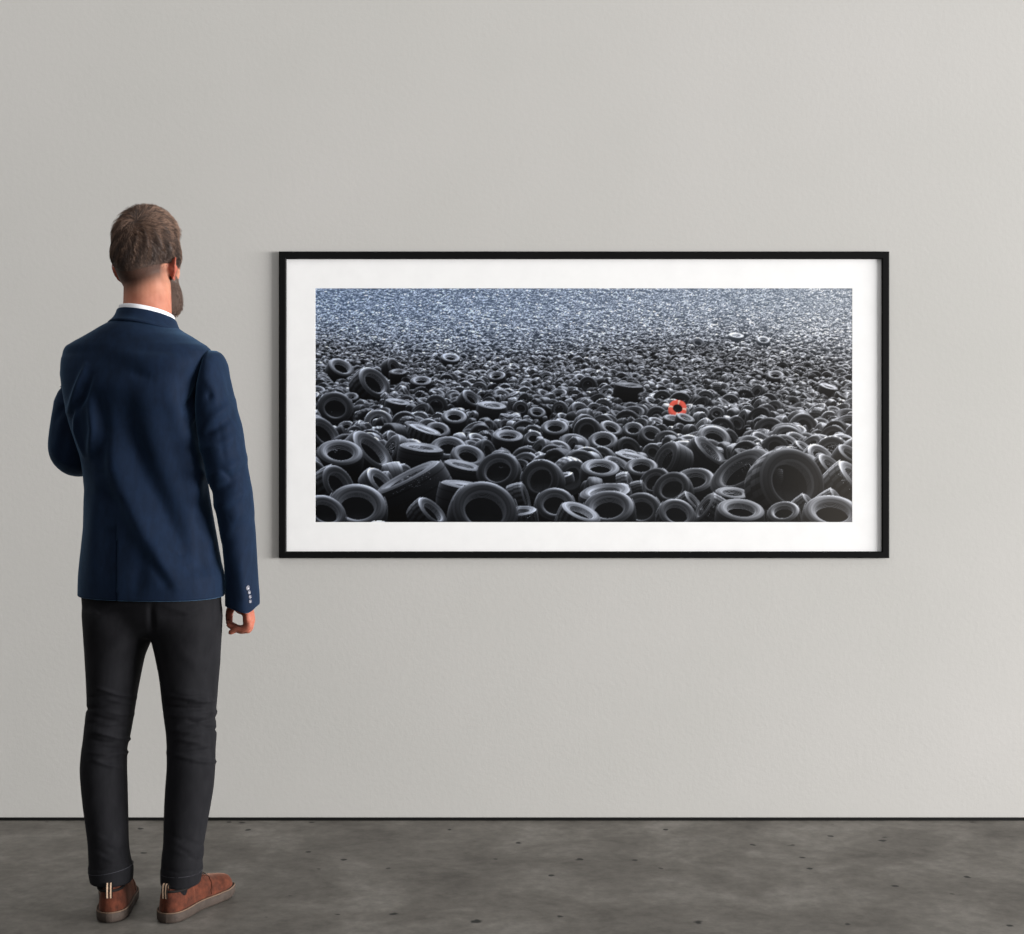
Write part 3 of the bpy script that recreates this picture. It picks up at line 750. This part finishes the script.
# ---- beard
g = Geo()
def beard_w(u):
    p = head_surface(u); x, y, z = p.T
    w = smooth(-.034, -.060, z - .35*np.clip(.045-y, 0, .05))*smooth(-.004, .022, y)
    mouth = np.exp(-(x/.022)**4 - ((z+.070)/.008)**4)*(y > .06)
    nose = smooth(-.045, -.052, z)
    w *= np.where((np.abs(x) < .03) & (y > .05), nose, 1.0)*(1 - mouth)
    return w, p
nu, nv = 90, 160
e = np.linspace(-np.pi/2, .0, nu)[1:]; a = np.linspace(0, 2*np.pi, nv, endpoint=False)
U = np.stack([np.cos(e)[:, None]*np.cos(a), np.cos(e)[:, None]*np.sin(a), np.sin(e)[:, None]+0*a], -1).reshape(-1, 3)
w, p = beard_w(U); nrm = U/np.array([.0755, .097, .116]); nrm /= np.linalg.norm(nrm, axis=1)[:, None]
th = np.where(w > .02, w*(.014 + .014*smooth(-.05, -.10, p[:, 2])), -.005)
q = p + nrm*th[:, None] + np.array([0, .032, -.006])*(w*np.exp(-((p[:, 2]+.088)/.028)**2))[:, None]
g.grid(to_room(q).reshape(nu-1, nv, 3), True, True, False)
sh = [np.full(g.n, .30)]
U = rng.normal(size=(30000, 3)); U /= np.linalg.norm(U, axis=1)[:, None]; U = U[U[:, 2] < .0]
w, p = beard_w(U); kp = (rng.random(len(U)) < w) & (w > .15); U, w, p = U[kp][:5000], w[kp][:5000], p[kp][:5000]
nrm = U/np.array([.0755, .097, .116]); nrm /= np.linalg.norm(nrm, axis=1)[:, None]
fl = np.array([0, .25, -1.0]) + rng.normal(0, .25, U.shape) + nrm*.45
fl /= np.linalg.norm(fl, axis=1)[:, None]
base = p + nrm*(w*(.013 + .014*smooth(-.05, -.10, p[:, 2])) - .003)[:, None] + np.array([0, .032, -.006])*(w*np.exp(-((p[:, 2]+.088)/.028)**2))[:, None]
length = rng.uniform(.006, .012, len(U))*(.5+.5*w)
tn = np.clip(rng.normal(.45, .16, len(U)), .05, 1)
n2 = nrm - fl*(nrm*fl).sum(1)[:, None]; n2 /= np.linalg.norm(n2, axis=1)[:, None]
sh.append(strands(g, U, base, n2, fl, length, rng.uniform(0, .2, len(U)), .00042, rng.normal(0, .2, len(U)), tn))
beard = part('beard', g, M_HAIR, fix=False)
arr = np.concatenate(sh); arr = arr if len(arr) == g.n else np.resize(arr, g.n)
A_ = beard.data.attributes.new('strand', 'FLOAT', 'POINT'); A_.data.foreach_set('value', arr.astype(np.float32))

# ---- shirt: collar band standing out of the jacket, body of the shirt below
NK = W(146.8, 317.0, .0); SLOPE = .22
def neck_ring(a, b, dz, N=72, slope=SLOPE, lean=-.075):
    t = np.linspace(0, 2*np.pi, N, endpoint=False)
    p = np.stack([a*np.cos(t), b*np.sin(t), np.zeros(N)], -1)
    p[:, 2] = dz - slope*(p[:, 1]) + lean*p[:, 0]
    return p @ rotz(BODY_TURN - .12).T + NK
g = Geo()
g.grid(np.array([neck_ring(.0615, .066, .010), neck_ring(.0625, .067, .0135), neck_ring(.0645, .069, .0145), neck_ring(.0662, .0705, .0135), neck_ring(.0675, .072, .008), neck_ring(.070, .075, -.02), neck_ring(.073, .079, -.05)]), True)
part('shirt_collar', g, M_SHIRT)

# ---- jacket
N = 420
pys = np.concatenate([np.linspace(317, 360, 60), np.linspace(360, 594.5, 150)[1:]])
R_ = rings_of(TORSO, pys, BODY_TURN, N)
nr = grid_normals(R_)
strokes = [
    ([(104,440),(122,490),(150,545),(172,585)], 10, 5.0), ([(122,420),(146,475),(172,525),(195,565)], 13, -5.5), ([(172,395),(186,440),(198,490),(207,540)], 10, 4.5),
    ([(128,385),(130,430),(140,470)], 12, -3.0), ([(100,470),(96,520),(92,580)], 9, 3.0), ([(150,540),(140,570),(136,592)], 8, -2.0),
    ([(86,366),(77,388),(69,412)], 3.0, 4.0), ([(92,375),(84,398),(72,416)], 3.0, -3.5), ([(76,405),(76,430),(84,455)], 2.4, 3.5), ([(90,402),(93,430),(90,456)], 4, 4.0), ([(98,395),(104,430),(104,470)], 6, -3.0),
    ([(199,383),(192,398),(182,408)], 3.5, -3.0), ([(196,410),(186,424)], 4, 3.0), ([(112,352),(146,360),(186,362)], 9, 2.5), ([(104,385),(140,398),(180,398)], 14, 2.5),
    ([(166,549),(178,555),(190,552)], 2.4, -.8), ([(150,560),(170,590)], 6, -2.5), ([(206,470),(200,520),(206,580)], 7, -3.0),
    ([(130,372),(150,378)], 5, -2.0), ([(86,490),(106,497),(126,506)], 7, -1.4), ([(190,470),(208,480)], 5, 2.5)]
Vt = fold(R_.reshape(-1, 3), nr.reshape(-1, 3), [(p_, w_, 3.1*a_ if w_ > 5.5 else 2.3*a_) for p_, w_, a_ in strokes])
# single vent: one flap tucks under the other
px, py = seen(Vt); nn = nr.reshape(-1, 3)
vent = smooth(524, 534, py)*smooth(-.1, -.4, nn[:, 1])
Vt = Vt - nn*(vent*np.where(px < 117, .0070*np.exp(-np.clip(117-px, 0, 99)/9) + .008*np.exp(-((px-116.2)/.8)**2), 0.0))[:, None]
Vt = Vt + nn*(vent*np.where(px >= 117, .0025*np.exp(-np.clip(px-117, 0, 99)/12), 0.0))[:, None]
R_ = Vt.reshape(R_.shape)
c = R_[-1].mean(0)
hem = np.array([R_[-1] + [0, 0, -.0025] + (c-R_[-1])*[.012, .012, 0], R_[-1] + (c-R_[-1])*[.028, .028, 0], R_[-8] + (c-R_[-8])*[.032, .032, 0]])
g = Geo(); g.grid(np.concatenate([R_, hem]), True, False, False)
jacket = part('jacket', g, M_JACKET)

# right sleeve
N = 144
pys = np.concatenate([np.linspace(350.8, 375, 26), np.linspace(375, 604, 130)[1:]])
R_ = rings_of(R_SLEEVE, pys, -.35, N)
nr = grid_normals(R_)
strokes = [([(203,436),(216,428),(231,417)], 4.5, -5.0), ([(206,422),(220,412),(232,402)], 4.5, 4.0), ([(203,448),(218,446),(236,436)], 5, 4.0), ([(221,428),(221,445),(225,460)], 3.5, -1.4),
    ([(214,492),(226,486),(240,474)], 5, -4.5), ([(210,476),(226,470),(244,458)], 5, 4.0), ([(216,506),(230,500),(246,490)], 5, 3.5), ([(222,470),(232,478)], 3, -3),
    ([(224,545),(236,535),(252,520)], 6, -2.0), ([(230,520),(246,512)], 6, 2.0), ([(240,560),(244,600)], 5, 2.0), ([(206,380),(214,390),(216,404)], 4, 2.5), ([(228,372),(232,400)], 4, -2.0), ([(206,398),(213,394)], 3, -3)]
Vt = fold(R_.reshape(-1, 3), nr.reshape(-1, 3), [(p_, w_, 2.0*a_) for p_, w_, a_ in strokes], False)
R_ = Vt.reshape(R_.shape)
# cuff: dips to a corner at the button vent
def cuff_dip(r):
    px, _ = seen(r); near = smooth(.03, -.03, r[:, 1] - r[:, 1].mean())
    d = near*(np.where(px < 247, smooth(222, 247, px), smooth(262, 247, px))*.0150 + .001)
    return d
kk = smooth(575, 604, pys)
for i in range(len(pys)):
    if kk[i] > 0: R_[i, :, 2] -= cuff_dip(R_[i])*kk[i]
c = R_[-1].mean(0)
lip = np.array([R_[-1] + [0, 0, -.002] + (c-R_[-1])*[.03, .03, 0], R_[-1] + (c-R_[-1])*[.08, .08, 0], R_[-10] + (c-R_[-10])*[.10, .10, 0]])
g = Geo(); g.grid(np.concatenate([R_, lip]), True, True, False)
part('sleeve', g, M_JACKET, jacket)
# left sleeve, bent forwards at the elbow
g = Geo()
tube(g, [W(83, 358, .045), W(81, 372, .050), W(82, 389, .052), W(76, 406, .055), W(71.5, 434, .058), W(71.5, 450, .068), W(80, 455.5, .10), W(92, 449, .16), W(108, 438, .21), W(118, 433, .245)],
     [.040, .050, .0515, .0545, .0555, .056, .054, .050, .043, .038], 96, 14, True)
v0 = g.v[0]; cc = np.zeros_like(v0)
me_ = build('tmp', g); _, mn = mesh_arrays(me_); bpy.data.objects.remove(me_)
v1 = fold(v0, mn, [([(60,384),(66,392),(74,396)], 4, -5.0), ([(56,402),(66,404),(76,410)], 4, 4.0), ([(54,422),(62,410),(70,404)], 3, -3), ([(56,446),(61,424),(68,412)], 3.5, 3.0), ([(60,466),(64,440),(70,425)], 4, -2.5), ([(58,360),(60,380)], 4, 2), ([(52,450),(62,462),(80,470)], 3, 2.0)], False)
g.v = [v1]
part('sleeve', g, M_JACKET, jacket)
# collar of the jacket: rolled over at the top, spreading on to the shoulders
def coll(a, b, dz, lean=-.075): return neck_ring(a, b, dz, 96, .22, lean)
g = Geo()
g.grid(np.array([coll(.0675, .071, -.012), coll(.0680, .0715, .000), coll(.0690, .0725, .0030), coll(.0710, .0740, .0035), coll(.0730, .0755, .0010), coll(.0775, .0785, -.010), coll(.0825, .0850, -.020),
                 coll(.0880, .0925, -.0275), coll(.0925, .0980, -.0325), coll(.0920, .0970, -.0350), coll(.086, .088, -.034)]), True)
part('collar', g, M_JACKET, jacket)
# cuff buttons
for (bx, by, br, tilt) in ((247.7, 588.0, .0062, 0), (249.0, 593.0, .0050, .5), (249.9, 596.9, .0048, .7), (249.8, 601, .0046, .8)):
    # find the sleeve surface under the button
    fl_ = R_.reshape(-1, 3); qx, qy = seen(fl_); nn = grid_normals(R_).reshape(-1, 3)
    dd = np.hypot(qx-bx, qy-by) + 50*(nn[:, 1] > 0); i = int(np.argmin(dd)); c0, n0 = fl_[i], nn[i]
    zq = Vector(n0).to_track_quat('Z', 'Y').to_matrix(); Q = np.array(zq)
    t = np.linspace(0, 2*np.pi, 24, endpoint=False)
    prof_ = [(.98, -.001), (1.0, .0004), (.97, .0014), (.85, .0020), (.72, .0017), (.60, .0010), (.2, .0010)]
    g = Geo(); g.grid(np.array([np.stack([br*r_*np.cos(t), br*r_*np.sin(t), np.full(24, h_)], -1) @ Q.T + c0 for r_, h_ in prof_]), True, True, True)
    part('button', g, M_BUTTON, jacket)

# ---- trousers
g = Geo()
pys = np.linspace(566, 634, 40); g.grid(rings_of(PELVIS, pys, BODY_TURN, 80), True, True, True)
for tab, p1 in ((L_LEG, 881), (R_LEG, 883)):
    pys = np.linspace(606, p1, 110); rr_ = rings_of(tab, pys, 0, 64)
    # the turned-up hem band is a little fuller than the leg
    band = smooth(p1-17.5, p1-16, pys)*.0022
    cen = rr_.mean(1, keepdims=True); dv = rr_-cen; dv /= np.linalg.norm(dv, axis=-1, keepdims=True)
    rr_ = rr_ + dv*band[:, None, None]
    g.grid(rr_, True, True, True)
trousers = part_fused('trousers', g, .0034, 9, M_TROUS)
tv, tn_ = mesh_arrays(trousers)
ed_ = np.empty(len(trousers.data.edges)*2, np.int32); trousers.data.edges.foreach_get('vertices', ed_); ed_ = ed_.reshape(-1, 2)
_, py = seen(tv + RL); seat = (smooth(590, 606, py)*smooth(668, 645, py))[:, None]*.5
deg = np.bincount(ed_.ravel(), minlength=len(tv))[:, None]
for _k in range(70):                                     # cloth bridges softly from seat to thighs
    acc = np.stack([np.bincount(ed_[:, 0], tv[ed_[:, 1], i], len(tv)) + np.bincount(ed_[:, 1], tv[ed_[:, 0], i], len(tv)) for i in range(3)], -1)
    tv = tv + seat*(acc/np.maximum(deg, 1) - tv)
trousers.data.vertices.foreach_set('co', tv.ravel()); trousers.data.update(); tv, tn_ = mesh_arrays(trousers)
wr = random.Random(5)
strokes = [([(92,608),(112,604),(134,604)], 3, 3), ([(92,616),(108,612)], 3, -2.5), ([(160,604),(186,612),(214,604)], 3.5, 3), ([(163,617),(190,616),(206,608)], 1.8, -2.2), ([(95,607),(100,612),(122,611)], 1.8, -2.0),
    ([(151,606),(152,630)], 3, -6), ([(180,650),(196,665),(214,662)], 6, 2.5), ([(176,690),(200,700),(214,694)], 4, 3), ([(120,640),(100,660)], 7, 2)]
for (x0, x1, cx) in ((87, 130, 108), (166, 215, 190)):
    for k in range(15):
        y = 692 + k*5.0 + wr.uniform(-1.5, 1.5); w = wr.uniform(10, 22); c_ = wr.uniform(x0+8, x1-8); s_ = wr.uniform(-.28, .28)
        strokes.append(([(c_-w, y - w*s_ + wr.uniform(-1, 1)), (c_, y + wr.uniform(-1.5, 2)), (c_+w, y + w*s_)], wr.uniform(1.5, 2.6), wr.choice((-1, 1))*wr.uniform(3.2, 6.2)))
    for k in range(5):
        y = 838 + k*5; c_ = wr.uniform(x0+12, x1-16); strokes.append(([(c_-11, y-4), (c_+4, y+3), (c_+13, y-1)], 2.4, wr.choice((-1, 1))*2.0))
# a line of stitching round each turned-up hem
M_STITCH, _, _ = material('grey_thread', srgb(58, 58, 64), .8, .2)
for tab, p_, tl in ((L_LEG, 867.5, -.16), (R_LEG, 870.5, -.02)):
    rr_ = rings_of(tab, np.array([p_-.01, p_+.01]), 0, 64, .0012)[0]
    rr_ = np.concatenate([rr_, rr_[:1]]); rr_[:, 2] -= tl*(rr_[:, 0] - rr_[:, 0].mean())
    gg_ = Geo(); tube(gg_, rr_, np.full(65, .0010), 6, 1, False); part('hem_stitching', gg_, M_STITCH, trousers)
strokes += [([(89,870.5),(110,869.5),(133,863)], 1.0, -2.2), ([(161,868.5),(178,873),(202,870)], 1.0, -2.2)]
tv2 = fold(tv + RL, tn_, strokes, False) - RL
trousers.data.vertices.foreach_set('co', tv2.ravel()); trousers.data.update()

# ---- socks and shoes
def shoe_frame(heel_px, heel_py, ang):
    d = FOC*CAM_H/(heel_py - HOR); p = np.array([(heel_px-512)/FOC*d, -CAM_D+d, 0.0])
    return p, rotz(ang)
LEN = .270
def outline(y, side, extra=0.0):
    s = np.clip(y/LEN, 0, 1)
    w = pchip([0, .02, .06, .13, .25, .42, .58, .70, .80, .88, .94, .98, 1.0], [.004, .0155, .0265, .0340, .0375, .0375, .0425, .0465, .0455, .0400, .0325, .0225, .004], s)
    ctr = side*(.010*np.sin(s*math.pi) - .012*smooth(.72, 1.0, s))*-1
    return w + extra, ctr
for (hx, hy, ang, side, ankle) in ((109.0, 923.5, math.radians(9), -1, (111.5, 866, -.019)), (164.5, 924.0, math.radians(-21), 1, (181, 868, -.022))):
    org, RM = shoe_frame(hx, hy, ang)
    def place(p): return np.asarray(p) @ RM.T + org
    # upper: ribs from heel to toe
    ys = np.concatenate([np.linspace(.002, .02, 8), np.linspace(.02, .250, 70)[1:], np.linspace(.250, LEN-.003, 14)[1:]])
    hh = pchip([0, .004, .02, .06, .095, .120, .142, .170, .205, .233, .255, .265, LEN], [.060, .084, .086, .084, .088, .096, .092, .079, .068, .063, .058, .052, .040], ys)
    rib = []
    A_ = np.linspace(0, np.pi, 40)
    for y, h in zip(ys, hh):
        w, c = outline(np.array([y]), side); w = float(w[0]) - .002; c = float(c[0])
        n_ = 3.2 if y < .10 else 2.25
        top = 1.0 - .06*smooth(.0, .05, y)*smooth(.16, .08, y)
        ca_, sa_ = np.cos(A_), np.sin(A_)
        Xs = np.sign(ca_)*np.abs(ca_)**(2/n_)*w; Zs = np.abs(sa_)**(2/n_)
        Xs = Xs*(1 - (1-top)*Zs)
        rib.append(np.stack([c + Xs, np.full(40, y) - .006*Zs*(1-smooth(0, .05, y))*-1, .020 + Zs*(h-.020)], -1))
    rib = np.array(rib)
    rib = np.concatenate([rib, rib[:, :1]*[1, 1, 0] + [0, 0, .019]], 1)
    g = Geo(); g.grid(place(rib.reshape(-1, 3)).reshape(rib.shape), True, True, True)
    shoe = part('shoe', g, M_SUEDE)
    # sole: outline stacked with a rounded bottom edge, toe spring, welt line on top
    def sole_ring(grow, z, N=60):
        t = (1-np.cos(np.linspace(0, np.pi, N)))/2*LEN
        w, c = outline(t, side, grow)
        yy_ = t + np.where(t < LEN/2, -1, 1)*grow*np.abs(np.cos(np.linspace(0, np.pi, N)))**4
        spring = .007*smooth(.80, 1.0, t/LEN)
        R1 = np.stack([c+w, yy_, np.full(N, z)+spring*(1 if z < .01 else .8)], -1); L1 = np.stack([c-w, yy_, np.full(N, z)+spring*(1 if z < .01 else .8)], -1)
        return np.concatenate([R1, L1[::-1]], 0)
    g = Geo(); rs = np.array([sole_ring(-.004, .0008), sole_ring(.0005, .002), sole_ring(.0030, .006), sole_ring(.0036, .014), sole_ring(.0036, .0235), sole_ring(.0026, .0258)])
    g.grid(place(rs.reshape(-1, 3)).reshape(rs.shape), True, True, True); part('sole', g, M_SOLE, shoe)
    rs = np.array([sole_ring(.0016, .0250), sole_ring(.0032, .0250), sole_ring(.0034, .0268), sole_ring(.0016, .0276)])
    g = Geo(); g.grid(place(rs.reshape(-1, 3)).reshape(rs.shape), True); part('welt', g, M_WELT, shoe)
    # dark collar binding round the ankle opening, tongue flap seam, laces
    g = Geo(); t = np.linspace(0, 2*np.pi, 26)
    loop = np.stack([.0315*np.cos(t), .066 + .058*np.sin(t), .0800 + .006*np.sin(t) - .003*np.cos(2*t)], -1)
    tube(g, place(loop), np.full(26, .0034), 10, 2, False); part('collar_binding', g, M_DARK, shoe)
    for k in range(3):
        y = .142 + .017*k; h = float(np.interp(y, ys, hh)); c = float(outline(np.array([y]), side)[1][0])
        g = Geo(); tube(g, place([(c-.017, y+.004, h-.006), (c-.008, y, h+.0005), (c+.008, y+.003, h+.0005), (c+.017, y+.006, h-.006)]), [.0021]*4, 8, 4)
        part('lace', g, M_SOLE, shoe)
    for s2 in (-1, 1):
        pts_ = []
        for q in np.linspace(0, 1, 9):
            y = .125 + .055*q - .0; an = math.radians(90 - s2*(24 + 30*(1-q)**2)); i = int(np.argmin(np.abs(ys-y)))
            j = int(round(an/np.pi*39)); pts_.append(rib[i, j]*[1, 1, 1] + [0, 0, .0004])
        for q in np.linspace(.15, 1, 7):
            i = int(np.argmin(np.abs(ys-(.180-.018*q)))); j = int(np.clip(round((math.radians(90 - s2*(24+58*q)))/np.pi*39), 1, 38)); pts_.append(rib[i, j] + [s2*.0003, 0, .0003])
        g = Geo(); tube(g, place(pts_), np.full(len(pts_), .0012), 8, 2); part('seam', g, M_DARKSUEDE, shoe)
    # heel pull tab: two pale stripes with a dark one between
    for k, (x_, m_) in enumerate(((-.0042, M_TAB), (0, M_DARK), (.0042, M_TAB), (-.0072, M_DARK), (.0072, M_DARK))):
        w2 = .0017 if m_ is M_TAB else .0013
        pth = [(x_, -.0008, .062), (x_, -.0022, .078), (x_, .000, .094), (x_, .005, .098), (x_, .010, .092), (x_, .011, .080)]
        gg = np.array([[(p_[0]-w2, p_[1], p_[2]), (p_[0]+w2, p_[1], p_[2]), (p_[0]+w2, p_[1]+.0014, p_[2]-.0008), (p_[0]-w2, p_[1]+.0014, p_[2]-.0008)] for p_ in pth])
        g = Geo(); g.grid(place(gg.reshape(-1, 3)).reshape(gg.shape), True, True, True); part('pull_tab', g, m_, shoe, shade=False)
    # sock
    g = Geo(); low = place([(0, .056, .045)])[0]; mid = place([(0, .054, .085)])[0]
    tube(g, [low, mid, W(*ankle)], [.024, .0275, .031], 28, 6, True, (1, 1.1)); part('sock', g, M_SOCK)
